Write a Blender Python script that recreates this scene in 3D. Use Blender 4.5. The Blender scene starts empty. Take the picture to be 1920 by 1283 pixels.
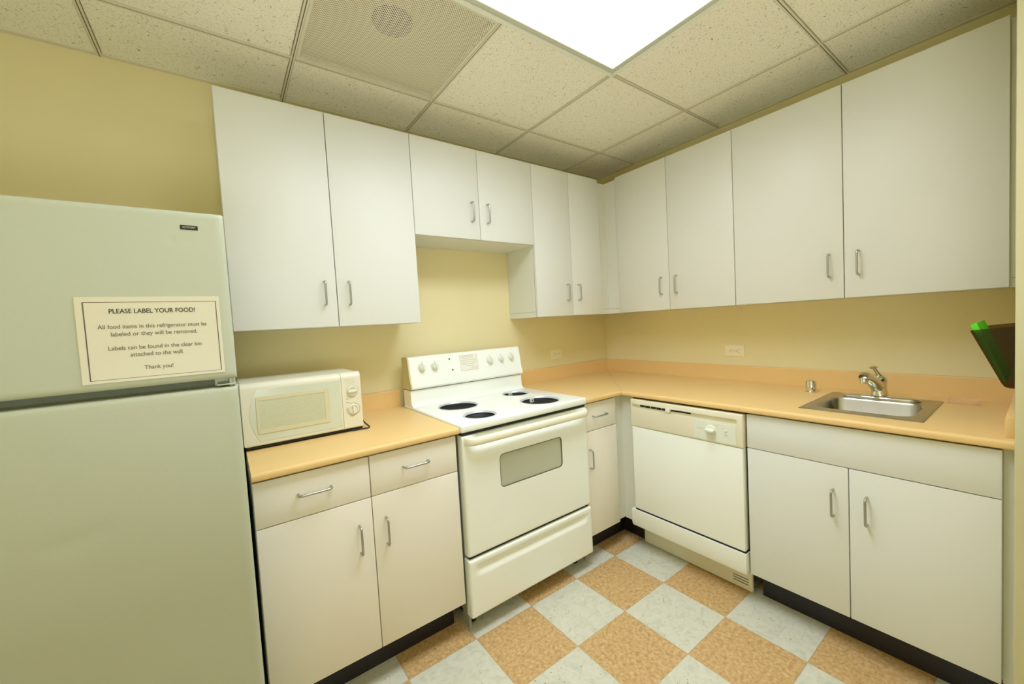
import bpy, bmesh, math
from mathutils import Vector, Matrix
PI = math.pi
SC = bpy.context.scene
COL = SC.collection

# ------------------------------------------------------------------ materials
def lin(c):
    return tuple(((v/255)/12.92 if v/255 <= .04045 else ((v/255+.055)/1.055)**2.4) for v in c)
def mat(name, rgb, rough=.5, metal=0., spec=.5, var=.0, vscale=6., bump=0., bscale=200., trans=0., emis=None, estr=0., alpha=1., coat=0., ior=1.45):
    m = bpy.data.materials.new(name); m.use_nodes = True
    nt = m.node_tree; N = nt.nodes; L = nt.links
    b = N['Principled BSDF']
    c = (*lin(rgb), 1)
    b.inputs['Base Color'].default_value = c
    b.inputs['Roughness'].default_value = rough
    b.inputs['Metallic'].default_value = metal
    b.inputs['Specular IOR Level'].default_value = spec
    b.inputs['Transmission Weight'].default_value = trans
    b.inputs['Alpha'].default_value = alpha
    b.inputs['Coat Weight'].default_value = coat
    b.inputs['IOR'].default_value = ior
    if emis:
        b.inputs['Emission Color'].default_value = (*emis, 1)
        b.inputs['Emission Strength'].default_value = estr
    tc = N.new('ShaderNodeTexCoord')
    nz = N.new('ShaderNodeTexNoise'); nz.inputs['Scale'].default_value = vscale; nz.inputs['Detail'].default_value = 3
    L.new(tc.outputs['Object'], nz.inputs['Vector'])
    mx = N.new('ShaderNodeMix'); mx.data_type = 'RGBA'
    mx.inputs[6].default_value = tuple(v*(1-var) for v in c[:3])+(1,)
    mx.inputs[7].default_value = tuple(min(1, v*(1+var)) for v in c[:3])+(1,)
    L.new(nz.outputs['Fac'], mx.inputs[0]); L.new(mx.outputs[2], b.inputs['Base Color'])
    if bump:
        n2 = N.new('ShaderNodeTexNoise'); n2.inputs['Scale'].default_value = bscale
        L.new(tc.outputs['Object'], n2.inputs['Vector'])
        bp = N.new('ShaderNodeBump'); bp.inputs['Strength'].default_value = bump; bp.inputs['Distance'].default_value = .001
        L.new(n2.outputs['Fac'], bp.inputs['Height']); L.new(bp.outputs['Normal'], b.inputs['Normal'])
    return m

M = {}
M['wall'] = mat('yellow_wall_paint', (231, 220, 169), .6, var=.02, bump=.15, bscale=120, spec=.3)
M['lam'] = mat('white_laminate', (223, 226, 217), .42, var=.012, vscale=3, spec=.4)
M['lam_b'] = mat('white_laminate_dimmed', (214, 214, 200), .42, var=.015, vscale=3, spec=.4)  # same white laminate, darkened to mimic weaker light on the right wall cabinets
M['wall_b'] = mat('yellow_wall_paint_dimmed', (204, 199, 155), .6, var=.02, bump=.15, bscale=120, spec=.3)  # same wall paint, darkened so the partition looks less lit
M['hinge'] = mat('painted_hinge', (176, 182, 164), .45, metal=.2)
M['side'] = mat('galvanised_side', (150, 153, 138), .5)
M['lam_low'] = mat('white_laminate_brightened', (236, 232, 217), .42, var=.012, vscale=3, spec=.4)  # same white laminate, lightened so the lower back-run fronts look better lit
M['lam_in'] = mat('white_laminate_side', (218, 219, 204), .5, var=.012, spec=.3)
M['edge'] = mat('gap_shade', (88, 78, 56), .8)
M['black'] = mat('black_vinyl_base', (27, 25, 34), .5)
M['dark'] = mat('dark_void', (12, 12, 12), .6)
M['counter'] = mat('peach_laminate', (229, 192, 124), .42, var=.02, vscale=9, spec=.4)
M['fridge'] = mat('fridge_enamel', (180, 187, 163), .42, var=.025, vscale=2.2, bump=.12, bscale=260, spec=.4)
M['gasket'] = mat('grey_gasket', (112, 120, 104), .7)
M['enamel'] = mat('white_stove_enamel', (245, 250, 241), .2, var=.01, spec=.55)
M['cream'] = mat('cream_plastic', (232, 227, 200), .4, var=.015)
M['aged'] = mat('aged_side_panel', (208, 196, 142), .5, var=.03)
M['handlew'] = mat('cream_handle', (242, 240, 216), .35)
M['knob'] = mat('white_knob', (228, 232, 216), .35)
M['glass'] = mat('oven_glass', (188, 194, 172), .12, var=.04, spec=.7)
M['rimd'] = mat('window_gasket', (86, 90, 70), .5)
M['micro'] = mat('microwave_plastic', (226, 223, 198), .38, var=.012)
M['microp'] = mat('microwave_window_tint', (210, 217, 194), .15, var=.02, spec=.6)
M['micror'] = mat('microwave_window_frame', (212, 207, 168), .3)
M['chrome'] = mat('chrome', (225, 225, 222), .08, metal=1.)
M['nickel'] = mat('satin_nickel', (176, 178, 170), .3, metal=1.)
M['steel'] = mat('brushed_steel', (178, 174, 160), .3, metal=1., var=.06, vscale=30)
M['burnrim'] = mat('burner_rim_metal', (200, 210, 216), .3, metal=.15)
M['ink'] = mat('black_ink', (38, 36, 32), .6)
M['inkg'] = mat('grey_ink', (84, 80, 66), .6)
M['paper'] = mat('laminated_paper', (214, 211, 184), .3, var=.015, spec=.6)
M['red'] = mat('red_print', (232, 184, 172), .6)
M['sticker'] = mat('clear_sticker', (236, 238, 222), .4)
M['txt'] = mat('faint_print', (176, 174, 152), .6)
M['badge'] = mat('black_badge', (24, 24, 20), .3)
M['bad_t'] = mat('badge_lettering', (175, 175, 160), .4)
M['outlet'] = mat('almond_plate', (242, 234, 196), .4)
M['hole'] = mat('socket_slots', (92, 78, 44), .6)
M['tbar'] = mat('ceiling_grid_metal', (218, 213, 188), .45)
M['slot'] = mat('grid_slot_shade', (84, 76, 52), .7)
M['frame'] = mat('light_frame_enamel', (196, 198, 176), .4)
M['cord'] = mat('black_cord', (22, 18, 22), .45)
M['green'] = mat('green_paper', (84, 214, 26), .6, emis=lin((60, 190, 10)), estr=.12)  # faint emission added so the sheets look more brightly lit
M['smoke'] = mat('smoked_plastic', (60, 58, 40), .15, spec=.6)
M['duct'] = mat('duct_collar_dark', (34, 28, 18), .8)
M['plen'] = mat('vent_backing', (176, 168, 130), .8)

def glassy(name, rgb, a):
    m = bpy.data.materials.new(name); m.use_nodes = True
    N = m.node_tree.nodes; L = m.node_tree.links; N.clear()
    o = N.new('ShaderNodeOutputMaterial'); mx = N.new('ShaderNodeMixShader')
    t = N.new('ShaderNodeBsdfTransparent'); t.inputs[0].default_value = (*lin(rgb), 1)
    g = N.new('ShaderNodeBsdfPrincipled'); g.inputs['Base Color'].default_value = (*lin(rgb if a < .2 else (58, 50, 32)), 1); g.inputs['Roughness'].default_value = .12
    nz = N.new('ShaderNodeTexNoise'); nz.inputs['Scale'].default_value = 12
    mr = N.new('ShaderNodeMapRange'); mr.inputs[3].default_value = a-.04; mr.inputs[4].default_value = a+.04
    L.new(nz.outputs['Fac'], mr.inputs[0]); L.new(mr.outputs[0], mx.inputs[0])
    L.new(t.outputs[0], mx.inputs[1]); L.new(g.outputs[0], mx.inputs[2]); L.new(mx.outputs[0], o.inputs[0])
    return m
M['smoke'] = glassy('smoked_plastic', (205, 196, 165), .24)
M['clear'] = glassy('clear_pinkish_plastic', (254, 249, 240), .08)

# diffuser
m = bpy.data.materials.new('lit_diffuser'); m.use_nodes = True
N = m.node_tree.nodes; L = m.node_tree.links; N.clear()
o = N.new('ShaderNodeOutputMaterial'); e = N.new('ShaderNodeEmission'); e.inputs[0].default_value = (.94, 1.0, 1.10, 1); e.inputs[1].default_value = 13.5
# prismatic lens: throws more light straight down than sideways
ge = N.new('ShaderNodeNewGeometry'); dt = N.new('ShaderNodeVectorMath'); dt.operation = 'DOT_PRODUCT'
L.new(ge.outputs['Incoming'], dt.inputs[0]); L.new(ge.outputs['Normal'], dt.inputs[1])
ml = N.new('ShaderNodeMath'); ml.operation = 'MULTIPLY_ADD'; L.new(dt.outputs['Value'], ml.inputs[0]); ml.name = 'Gain'
ml.inputs[1].default_value = 17; ml.inputs[2].default_value = 1.8
L.new(ml.outputs[0], e.inputs[1])
L.new(e.outputs[0], o.inputs[0]); M['diff'] = m

# floor: checkerboard of vinyl tiles
def floor_mat(T, fx, fy):
    m = bpy.data.materials.new('vinyl_checker_floor'); m.use_nodes = True
    nt = m.node_tree; N = nt.nodes; L = nt.links; b = N['Principled BSDF']
    b.inputs['Roughness'].default_value = .38; b.inputs['Specular IOR Level'].default_value = .4
    tc = N.new('ShaderNodeTexCoord')
    mp = N.new('ShaderNodeMapping'); mp.vector_type = 'POINT'
    mp.inputs['Location'].default_value = (-fx/T+1, -fy/T, .5); mp.inputs['Scale'].default_value = (1/T, 1/T, 0)
    L.new(tc.outputs['Object'], mp.inputs[0])
    ck = N.new('ShaderNodeTexChecker'); ck.inputs['Scale'].default_value = 1
    L.new(mp.outputs[0], ck.inputs[0])
    def noise(scale, det=4, dist=0.):
        n = N.new('ShaderNodeTexNoise'); n.inputs['Scale'].default_value = scale; n.inputs['Detail'].default_value = det; n.inputs['Distortion'].default_value = dist
        L.new(tc.outputs['Object'], n.inputs['Vector']); return n
    def ramp(src, stops):
        r = N.new('ShaderNodeValToRGB'); cr = r.color_ramp
        while len(cr.elements) < len(stops): cr.elements.new(.5)
        for el, (p, c) in zip(cr.elements, stops): el.position = p; el.color = (*lin(c), 1)
        L.new(src.outputs['Fac'], r.inputs[0]); return r
    def mix(f, a, bb):
        x = N.new('ShaderNodeMix'); x.data_type = 'RGBA'
        if hasattr(f, 'is_output') or hasattr(f, 'links'): L.new(f, x.inputs[0])
        else: x.inputs[0].default_value = f
        for s, i in ((a, 6), (bb, 7)):
            if isinstance(s, tuple): x.inputs[i].default_value = (*lin(s), 1)
            else: L.new(s, x.inputs[i])
        return x.outputs[2]
    tan = ramp(noise(75, 6, .6), [(.3, (174, 134, 82)), (.5, (197, 160, 104)), (.68, (211, 179, 130))])
    wht = ramp(noise(26, 5, 1.2), [(.3, (194, 196, 176)), (.5, (207, 207, 188)), (.75, (215, 213, 195))])
    fl = noise(48, 2, 2.5)
    flr = ramp(fl, [(.66, (0, 0, 0)), (.72, (255, 255, 255))])
    w2 = mix(flr.outputs[0], wht.outputs[0], (158, 140, 104))
    col = mix(ck.outputs['Fac'], w2, tan.outputs[0])
    # joints
    sep = N.new('ShaderNodeSeparateXYZ'); L.new(mp.outputs[0], sep.inputs[0])
    def edge(axis):
        f = N.new('ShaderNodeMath'); f.operation = 'PINGPONG'; L.new(sep.outputs[axis], f.inputs[0]); f.inputs[1].default_value = .5
        g = N.new('ShaderNodeMath'); g.operation = 'LESS_THAN'; L.new(f.outputs[0], g.inputs[0]); g.inputs[1].default_value = .0055; return g
    mxx = N.new('ShaderNodeMath'); mxx.operation = 'MAXIMUM'; L.new(edge(0).outputs[0], mxx.inputs[0]); L.new(edge(1).outputs[0], mxx.inputs[1])
    sc = N.new('ShaderNodeMath'); sc.operation = 'MULTIPLY'; L.new(mxx.outputs[0], sc.inputs[0]); sc.inputs[1].default_value = .45
    fin = mix(sc.outputs[0], col, (150, 120, 76))
    L.new(fin, b.inputs['Base Color'])
    return m
M['floor'] = floor_mat(.3042, -.8336, -.7119)

def tile_mat():
    m = bpy.data.materials.new('fissured_ceiling_tile'); m.use_nodes = True
    nt = m.node_tree; N = nt.nodes; L = nt.links; b = N['Principled BSDF']
    b.inputs['Roughness'].default_value = .9; b.inputs['Specular IOR Level'].default_value = .1
    tc = N.new('ShaderNodeTexCoord')
    n = N.new('ShaderNodeTexNoise'); n.inputs['Scale'].default_value = 70; n.inputs['Detail'].default_value = 2; n.inputs['Distortion'].default_value = 1.8
    n2 = N.new('ShaderNodeTexNoise'); n2.inputs['Scale'].default_value = 160; n2.inputs['Detail'].default_value = 1
    for q in (n, n2): L.new(tc.outputs['Object'], q.inputs['Vector'])
    r = N.new('ShaderNodeValToRGB'); cr = r.color_ramp
    cr.elements[0].position = .305; cr.elements[0].color = (*lin((174, 168, 138)), 1)
    cr.elements[1].position = .355; cr.elements[1].color = (*lin((243, 240, 220)), 1)
    L.new(n.outputs['Fac'], r.inputs[0])
    r2 = N.new('ShaderNodeValToRGB'); cr = r2.color_ramp
    cr.elements[0].position = .3; cr.elements[0].color = (.72, .72, .70, 1)
    cr.elements[1].position = .42; cr.elements[1].color = (1, 1, 1, 1)
    L.new(n2.outputs['Fac'], r2.inputs[0])
    mx = N.new('ShaderNodeMix'); mx.data_type = 'RGBA'; mx.blend_type = 'MULTIPLY'; mx.inputs[0].default_value = 1
    L.new(r.outputs[0], mx.inputs[6]); L.new(r2.outputs[0], mx.inputs[7]); L.new(mx.outputs[2], b.inputs['Base Color'])
    bp = N.new('ShaderNodeBump'); bp.inputs['Strength'].default_value = .3; bp.inputs['Distance'].default_value = .002
    L.new(n.outputs['Fac'], bp.inputs['Height']); L.new(bp.outputs[0], b.inputs['Normal'])
    return m
M['tile'] = tile_mat()

def perf_mat():
    m = bpy.data.materials.new('perforated_sheet'); m.use_nodes = True
    nt = m.node_tree; N = nt.nodes; L = nt.links; b = N['Principled BSDF']
    b.inputs['Base Color'].default_value = (*lin((246, 240, 214)), 1); b.inputs['Roughness'].default_value = .5
    tc = N.new('ShaderNodeTexCoord'); sep = N.new('ShaderNodeSeparateXYZ'); L.new(tc.outputs['Object'], sep.inputs[0])
    def wave(expr_in, k, ph=0):
        a = N.new('ShaderNodeMath'); a.operation = 'MULTIPLY_ADD'; L.new(expr_in, a.inputs[0]); a.inputs[1].default_value = k; a.inputs[2].default_value = ph
        s = N.new('ShaderNodeMath'); s.operation = 'SINE'; L.new(a.outputs[0], s.inputs[0]); return s.outputs[0]
    p = 2*PI/.0105
    s1 = wave(sep.outputs[0], p); s2 = wave(sep.outputs[1], p)
    mu = N.new('ShaderNodeMath'); mu.operation = 'MULTIPLY'; L.new(s1, mu.inputs[0]); L.new(s2, mu.inputs[1])
    gt = N.new('ShaderNodeMath'); gt.operation = 'GREATER_THAN'; L.new(mu.outputs[0], gt.inputs[0]); gt.inputs[1].default_value = .0
    out = N['Material Output']; t = N.new('ShaderNodeBsdfTransparent'); mx = N.new('ShaderNodeMixShader')
    L.new(gt.outputs[0], mx.inputs[0]); L.new(b.outputs[0], mx.inputs[1]); L.new(t.outputs[0], mx.inputs[2]); L.new(mx.outputs[0], out.inputs[0])
    return m
M['perf'] = perf_mat()

def mesh_screen(name, a, c):
    m = bpy.data.materials.new(name); m.use_nodes = True
    nt = m.node_tree; N = nt.nodes; L = nt.links; b = N['Principled BSDF']; b.inputs['Roughness'].default_value = .2
    tc = N.new('ShaderNodeTexCoord'); w = N.new('ShaderNodeTexVoronoi'); w.inputs['Scale'].default_value = 260
    L.new(tc.outputs['Object'], w.inputs['Vector'])
    r = N.new('ShaderNodeValToRGB'); r.color_ramp.elements[0].color = (*lin(a), 1); r.color_ramp.elements[1].color = (*lin(c), 1)
    r.color_ramp.elements[0].position = .2; r.color_ramp.elements[1].position = .6
    L.new(w.outputs['Distance'], r.inputs[0]); L.new(r.outputs[0], b.inputs['Base Color'])
    return m
M['screen'] = mesh_screen('microwave_screen', (190, 194, 160), (202, 205, 172))

# ------------------------------------------------------------------ mesh helpers
def wloc(o):
    v = Vector((0, 0, 0))
    while o is not None:
        v += o.location; o = o.parent
    return v
def obj(name, bm, mats, parent=None, smooth=True, angle=35, **props):
    if parent is not None:
        bmesh.ops.translate(bm, verts=bm.verts, vec=-wloc(parent))
    me = bpy.data.meshes.new(name)
    bmesh.ops.recalc_face_normals(bm, faces=bm.faces)
    bm.to_mesh(me); bm.free()
    for mm in (mats if isinstance(mats, (list, tuple)) else [mats]): me.materials.append(mm)
    if smooth:
        for p in me.polygons: p.use_smooth = True
        me.set_sharp_from_angle(angle=math.radians(angle))
    o = bpy.data.objects.new(name, me); COL.objects.link(o)
    o.parent = parent
    for k, v in props.items(): o[k] = v
    return o
def thing(name, loc, label, cat, group=None):
    o = bpy.data.objects.new(name, None); COL.objects.link(o); o.location = loc
    o.empty_display_size = .05
    o['label'] = label; o['category'] = cat
    if group: o['group'] = group
    return o
def nb(): return bmesh.new()
def box(bm, x0, x1, y0, y1, z0, z1, bev=0., seg=2, mi=0):
    if x1 < x0: x0, x1 = x1, x0
    if y1 < y0: y0, y1 = y1, y0
    if z1 < z0: z0, z1 = z1, z0
    r = bmesh.ops.create_cube(bm, size=1, matrix=Matrix.Translation(((x0+x1)/2, (y0+y1)/2, (z0+z1)/2)) @ Matrix.Diagonal((x1-x0, y1-y0, z1-z0, 1)))
    vs = r['verts']; fs = {f for v in vs for f in v.link_faces}
    for f in fs: f.material_index = mi
    if bev > 0:
        es = list({e for v in vs for e in v.link_edges})
        bmesh.ops.bevel(bm, geom=es, offset=bev, segments=seg, affect='EDGES', profile=.5)
    return bm
def prism(bm, poly, axis, a0, a1, mi=0):
    """poly in the two other axes (ascending axis order), extruded along axis."""
    def P(u, v, a):
        return {'x': (a, u, v), 'y': (u, a, v), 'z': (u, v, a)}[axis]
    A = [bm.verts.new(P(u, v, a0)) for u, v in poly]; B = [bm.verts.new(P(u, v, a1)) for u, v in poly]
    n = len(poly); fs = [bm.faces.new(A), bm.faces.new(B[::-1])]
    for i in range(n): fs.append(bm.faces.new((A[i], A[(i+1) % n], B[(i+1) % n], B[i])))
    for f in fs: f.material_index = mi
    return bm
def frame_axes(d):
    d = d.normalized(); up = Vector((0, 0, 1)) if abs(d.z) < .95 else Vector((1, 0, 0))
    a = d.cross(up).normalized(); return a, a.cross(d).normalized()
def tube(bm, pts, r, n=10, mi=0):
    pts = [Vector(p) for p in pts]; rings = []
    a = None
    for i, p in enumerate(pts):
        d = (pts[min(i+1, len(pts)-1)]-pts[max(i-1, 0)]).normalized()
        if a is None: a, b = frame_axes(d)
        else:
            a = (a-d*a.dot(d)).normalized(); b = a.cross(d).normalized()
        rr = r[i] if isinstance(r, (list, tuple)) else r
        rings.append([bm.verts.new(p+(a*math.cos(2*PI*k/n)+b*math.sin(2*PI*k/n))*rr) for k in range(n)])
    for A, B in zip(rings, rings[1:]):
        for k in range(n): bm.faces.new((A[k], A[(k+1) % n], B[(k+1) % n], B[k])).material_index = mi
    bm.faces.new(rings[0]).material_index = mi; bm.faces.new(rings[-1][::-1]).material_index = mi
    return bm
def lathe(bm, prof, c, d=(0, 0, 1), n=40, mi=0, closed=False):
    c = Vector(c); d = Vector(d).normalized(); a, b = frame_axes(d); rings = []
    for r, h in prof:
        if r < 1e-6: rings.append([bm.verts.new(c+d*h)])
        else: rings.append([bm.verts.new(c+d*h+(a*math.cos(2*PI*k/n)+b*math.sin(2*PI*k/n))*r) for k in range(n)])
    prs = list(zip(rings, rings[1:]))
    if closed: prs.append((rings[-1], rings[0]))
    for A, B in prs:
        for k in range(n):
            k2 = (k+1) % n
            if len(A) == 1 and len(B) == 1: continue
            if len(A) == 1: f = bm.faces.new((A[0], B[k2], B[k]))
            elif len(B) == 1: f = bm.faces.new((A[k], A[k2], B[0]))
            else: f = bm.faces.new((A[k], A[k2], B[k2], B[k]))
            f.material_index = mi
    return bm
def rrect(x0, x1, y0, y1, r, n=6):
    out = []
    for cx, cy, a0 in ((x1-r, y1-r, 0), (x0+r, y1-r, PI/2), (x0+r, y0+r, PI), (x1-r, y0+r, 1.5*PI)):
        for k in range(n+1):
            a = a0+PI/2*k/n; out.append((cx+r*math.cos(a), cy+r*math.sin(a)))
    return out
def cut(o, cutters):
    """boolean-subtract bmesh cutters (world space, o unparented/at its parent's loc)"""
    tmp = []
    for bmc in cutters:
        bmesh.ops.recalc_face_normals(bmc, faces=bmc.faces)
        me = bpy.data.meshes.new('cut'); bmc.to_mesh(me); bmc.free()
        for mm in o.data.materials: me.materials.append(mm)
        c = bpy.data.objects.new('cut', me); COL.objects.link(c); c.location = (0, 0, 0)
        md = o.modifiers.new('b', 'BOOLEAN'); md.operation = 'DIFFERENCE'; md.object = c; md.solver = 'EXACT'; tmp.append(c)
    bpy.context.view_layer.update()
    dg = bpy.context.evaluated_depsgraph_get()
    me = bpy.data.meshes.new_from_object(o.evaluated_get(dg), depsgraph=dg)
    o.modifiers.clear(); o.data = me
    for p in me.polygons: p.use_smooth = True
    me.set_sharp_from_angle(angle=math.radians(35))
    for c in tmp:
        bpy.data.objects.remove(c, do_unlink=True)
def text_mesh(name, s, size, loc, rot, m, parent, align='CENTER', bold=0., width=None, name_props=None):
    cu = bpy.data.curves.new(name, 'FONT'); cu.body = s; cu.size = size; cu.align_x = align; cu.align_y = 'CENTER'; cu.offset = bold; cu.extrude = .0002
    t = bpy.data.objects.new('tmp', cu); COL.objects.link(t); bpy.context.view_layer.update()
    dg = bpy.context.evaluated_depsgraph_get(); me = bpy.data.meshes.new_from_object(t.evaluated_get(dg), depsgraph=dg)
    bpy.data.objects.remove(t, do_unlink=True)
    if width:
        xs = [v.co.x for v in me.vertices]; k = width/(max(xs)-min(xs))
        for v in me.vertices: v.co.x *= k
    me.name = name; me.materials.clear(); me.materials.append(m)
    mt = Matrix.Translation(Vector(loc)-wloc(parent)) @ rot.to_4x4()
    me.transform(mt)
    o = bpy.data.objects.new(name, me); COL.objects.link(o); o.parent = parent
    return o
ROT_Y = Matrix(((1, 0, 0), (0, 0, -1), (0, 1, 0)))          # text facing -y
ROT_X = Matrix(((0, 0, -1), (-1, 0, 0), (0, 1, 0)))         # text facing -x

# ------------------------------------------------------------------ room
HZ = 2.461; XL = -3.62; YF = -4.3; PX = -.752; PY = -2.104
def struct(name, bm, m, **k):
    return obj(name, bm, m, kind='structure', **k)
struct('floor', box(nb(), XL-.1, .1, YF-.1, .1, -.05, 0), M['floor'], smooth=False)
struct('wall_back', box(nb(), XL-.1, .1, 0, .1, 0, 2.75), M['wall'], smooth=False)
struct('wall_right', box(nb(), 0, .1, YF, 0, 0, 2.75), M['wall'], smooth=False)
struct('wall_left', box(nb(), XL-.1, XL, YF, 0, 0, 2.75), M['wall'], smooth=False)
struct('wall_front', box(nb(), XL-.1, .1, YF-.1, YF, 0, 2.75), M['wall'], smooth=False)
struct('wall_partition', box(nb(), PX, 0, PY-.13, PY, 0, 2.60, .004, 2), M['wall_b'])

# ceiling
G = .6096; GX = -.3922; GY = -.3529
xs = [0]+[GX-G*i for i in range(0, 6)]; xs = [x for x in xs if x > XL]+[XL]
ys = [0]+[GY-G*i for i in range(0, 8)]; ys = [y for y in ys if y > YF]+[YF]
bm = nb()
for i in range(len(xs)-1):
    for j in range(len(ys)-1):
        if (i, j) == (3, 1): continue                   # perforated air panel
        if i in (2, 3) and j == 2: continue             # ceiling light
        box(bm, xs[i+1]+.0095, xs[i]-.0095, ys[j+1]+.0095, ys[j]-.0095, HZ+.001, HZ+.016, .0015, 1)
ceil = struct('ceiling', bm, M['tile'])
bm = nb(); box(bm, XL, 0, YF, 0, 2.70, 2.75)
struct('ceiling_slab', bm, M['plen'], smooth=False)
bm = nb()
def bar(bm, horiz, c, a0, a1):
    w = .0075; s = .0016
    for (u0, u1, z0, z1, mi) in ((c-w, c-s, HZ-.004, HZ+.03, 0), (c+s, c+w, HZ-.004, HZ+.03, 0), (c-s, c+s, HZ-.0035, HZ+.03, 1)):  # dark middle stripe paints the shade of the recessed slot
        if horiz: box(bm, a0, a1, u0, u1, z0, z1, mi=mi)
        else: box(bm, u0, u1, a0, a1, z0, z1, mi=mi)
    # thin dark backing strips imitating shade in the tile gaps
    for (u0, u1) in ((c-.0098, c-w), (c+w, c+.0098)):
        if horiz: box(bm, a0, a1, u0, u1, HZ+.008, HZ+.012, mi=1)
        else: box(bm, u0, u1, a0, a1, HZ+.008, HZ+.012, mi=1)
for x in xs[1:-1]:
    if abs(x-(GX-2*G)) < 1e-4:                          # this bar stops at the light fixture
        for a0, a1 in ((GY-G, 0), (YF, GY-2*G)): bar(bm, False, x, a0, a1)
    else: bar(bm, False, x, YF, 0)
for y in ys[1:-1]:
    for i in range(len(xs)-1): bar(bm, True, y, xs[i+1]+.0075, xs[i]-.0075)
struct('ceiling_grid', bm, [M['tbar'], M['slot']], smooth=False)
bm = nb()
box(bm, XL, 0, -.02, 0, HZ-.003, HZ+.01); box(bm, -.02, 0, YF, -.02, HZ-.003, HZ+.01)
struct('trim_1', bm, M['tbar'], smooth=False)

# ceiling light
m2 = M['diff'].copy(); m2.name = 'dim_diffuser'; m2.node_tree.nodes['Gain'].inputs[1].default_value = 2; m2.node_tree.nodes['Gain'].inputs[2].default_value = 1; M['diff2'] = m2
def light(y0, y1, x0, x1, name, label, dm='diff'):
    r = thing(name, ((x0+x1)/2, (y0+y1)/2, HZ), label, 'ceiling light')
    bm = nb(); e = .0085; f = .036
    for (a0, a1, b0, b1) in ((x0+e, x1-e, y1-f, y1-e), (x0+e, x1-e, y0+e, y0+f), (x0+e, x0+f, y0+f, y1-f), (x1-f, x1-e, y0+f, y1-f)):
        box(bm, a0, a1, b0, b1, HZ-.006, HZ+.04, .002, 1)
    for (a0, a1, b0, b1) in ((x0-.004, x1+.004, y1-.014, y1+.004), (x0-.004, x1+.004, y0-.004, y0+.014), (x0-.004, x0+.014, y0+.014, y1-.014), (x1-.014, x1+.004, y0+.014, y1-.014)):
        box(bm, a0, a1, b0, b1, HZ-.0105, HZ-.0062, .001, 1, mi=1)
    obj('light_frame', bm, [M['frame'], M['knob']], r)
    obj('light_housing', box(nb(), x0+.012, x1-.012, y0+.012, y1-.012, HZ+.045, HZ+.15), M['frame'], r, smooth=False)
    obj('diffuser', box(nb(), x0+f-.001, x1-f+.001, y0+f-.001, y1-f+.001, HZ+.004, HZ+.008), M[dm], r, smooth=False)
light(GY-2*G, GY-G, GX-3*G, GX-G, 'ceiling_light', 'large lit rectangular ceiling light panel set in the tile grid')

# air panel
x0, x1, y0, y1 = GX-3*G, GX-2*G, GY-G, GY
r = thing('air_vent', ((x0+x1)/2, (y0+y1)/2, HZ), 'perforated metal air vent panel with a dark round duct showing through', 'vent')
bm = nb(); e = .0085; f = .02
for (a0, a1, b0, b1) in ((x0+e, x1-e, y1-f, y1-e), (x0+e, x1-e, y0+e, y0+f), (x0+e, x0+f, y0+f, y1-f), (x1-f, x1-e, y0+f, y1-f)):
    box(bm, a0, a1, b0, b1, HZ-.003, HZ+.02)
obj('vent_frame', bm, M['tbar'], r, smooth=False)
obj('perforated_sheet', box(nb(), x0+f, x1-f, y0+f, y1-f, HZ+.0005, HZ+.0015), M['perf'], r, smooth=False)
obj('backing', box(nb(), x0+.012, x1-.012, y0+.012, y1-.012, HZ+.032, HZ+.04), M['plen'], r, smooth=False)
obj('duct_collar', lathe(nb(), [(.0, .020), (.070, .020), (.074, .031), (0, .031)], (-1.936, -.712, HZ), n=48), M['duct'], r)

# ------------------------------------------------------------------ cabinets
def pull(parent, c, along, out, m=None):
    """bent-wire pull, centre c on the door face, 'along' axis vector, 'out' normal"""
    c = Vector(c); a = Vector(along); o = Vector(out); h = .051; st = .028; rr = .012
    pts = [c-a*h]
    for k in range(6):
        t = PI/2*k/5; pts.append(c-a*(h-rr)-a*rr*math.cos(t)+o*(st-rr+rr*math.sin(t)))
    for k in range(6):
        t = PI/2*(1-k/5); pts.append(c+a*(h-rr)+a*rr*math.cos(t)+o*(st-rr+rr*math.sin(t)))
    pts.append(c+a*h)
    return obj('handle', tube(nb(), pts, .0042, 10), M['nickel'], parent, angle=60)

GAP = .0017
def front_panel(name, root, wall, a0, a1, z0, z1, fr, th=.0185):
    """door slab on the back run ('A': along x, facing -y) or right run ('B': along y, facing -x)"""
    bm = nb()
    if wall == 'A': box(bm, a0+GAP, a1-GAP, fr, fr+th, z0+GAP, z1-GAP, .0012, 2)
    else: box(bm, fr, fr+th, a0+GAP, a1-GAP, z0+GAP, z1-GAP, .0012, 2)
    return obj(name, bm, (M['lam_low'] if wall == 'A' else M['lam']) if z0 < 1 else (M['lam_b'] if wall == 'B' else M['lam']), root)  # lightened or darkened laminate copies stand in for uneven light
def carcass(root, wall, a0, a1, z0, z1, fr, rail=True, back=0.002, nm='carcass'):
    bm = nb(); zz = z0+.034 if rail else z0
    def bb(u0, u1, d0, d1, q0, q1, mi=0):
        if wall == 'A': box(bm, u0, u1, d0, d1, q0, q1, mi=mi)
        else: box(bm, d0, d1, u0, u1, q0, q1, mi=mi)
    bb(a0, a1, fr+.0215, -back, zz, z1)
    bb(a0+.003, a1-.003, fr+.0195, fr+.0215, z0+.004, z1-.002, 1)   # dark facing imitates the shade in the door gaps
    if z1 < 1: bb(a0+.001, a1-.001, fr+.006, fr+.0215, z1+.0005, z1+.0060, 1)   # dark strip imitates the shade under the worktop
    if rail:
        bb(a0, a1, fr+.0215, -back, z0, z0+.0325)
        bb(a0+.001, a1-.001, fr+.03, -back-.005, z0+.0325, z0+.034, 1)
    return obj(nm, bm, [M['lam_in'], M['edge']], root, smooth=False)

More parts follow.
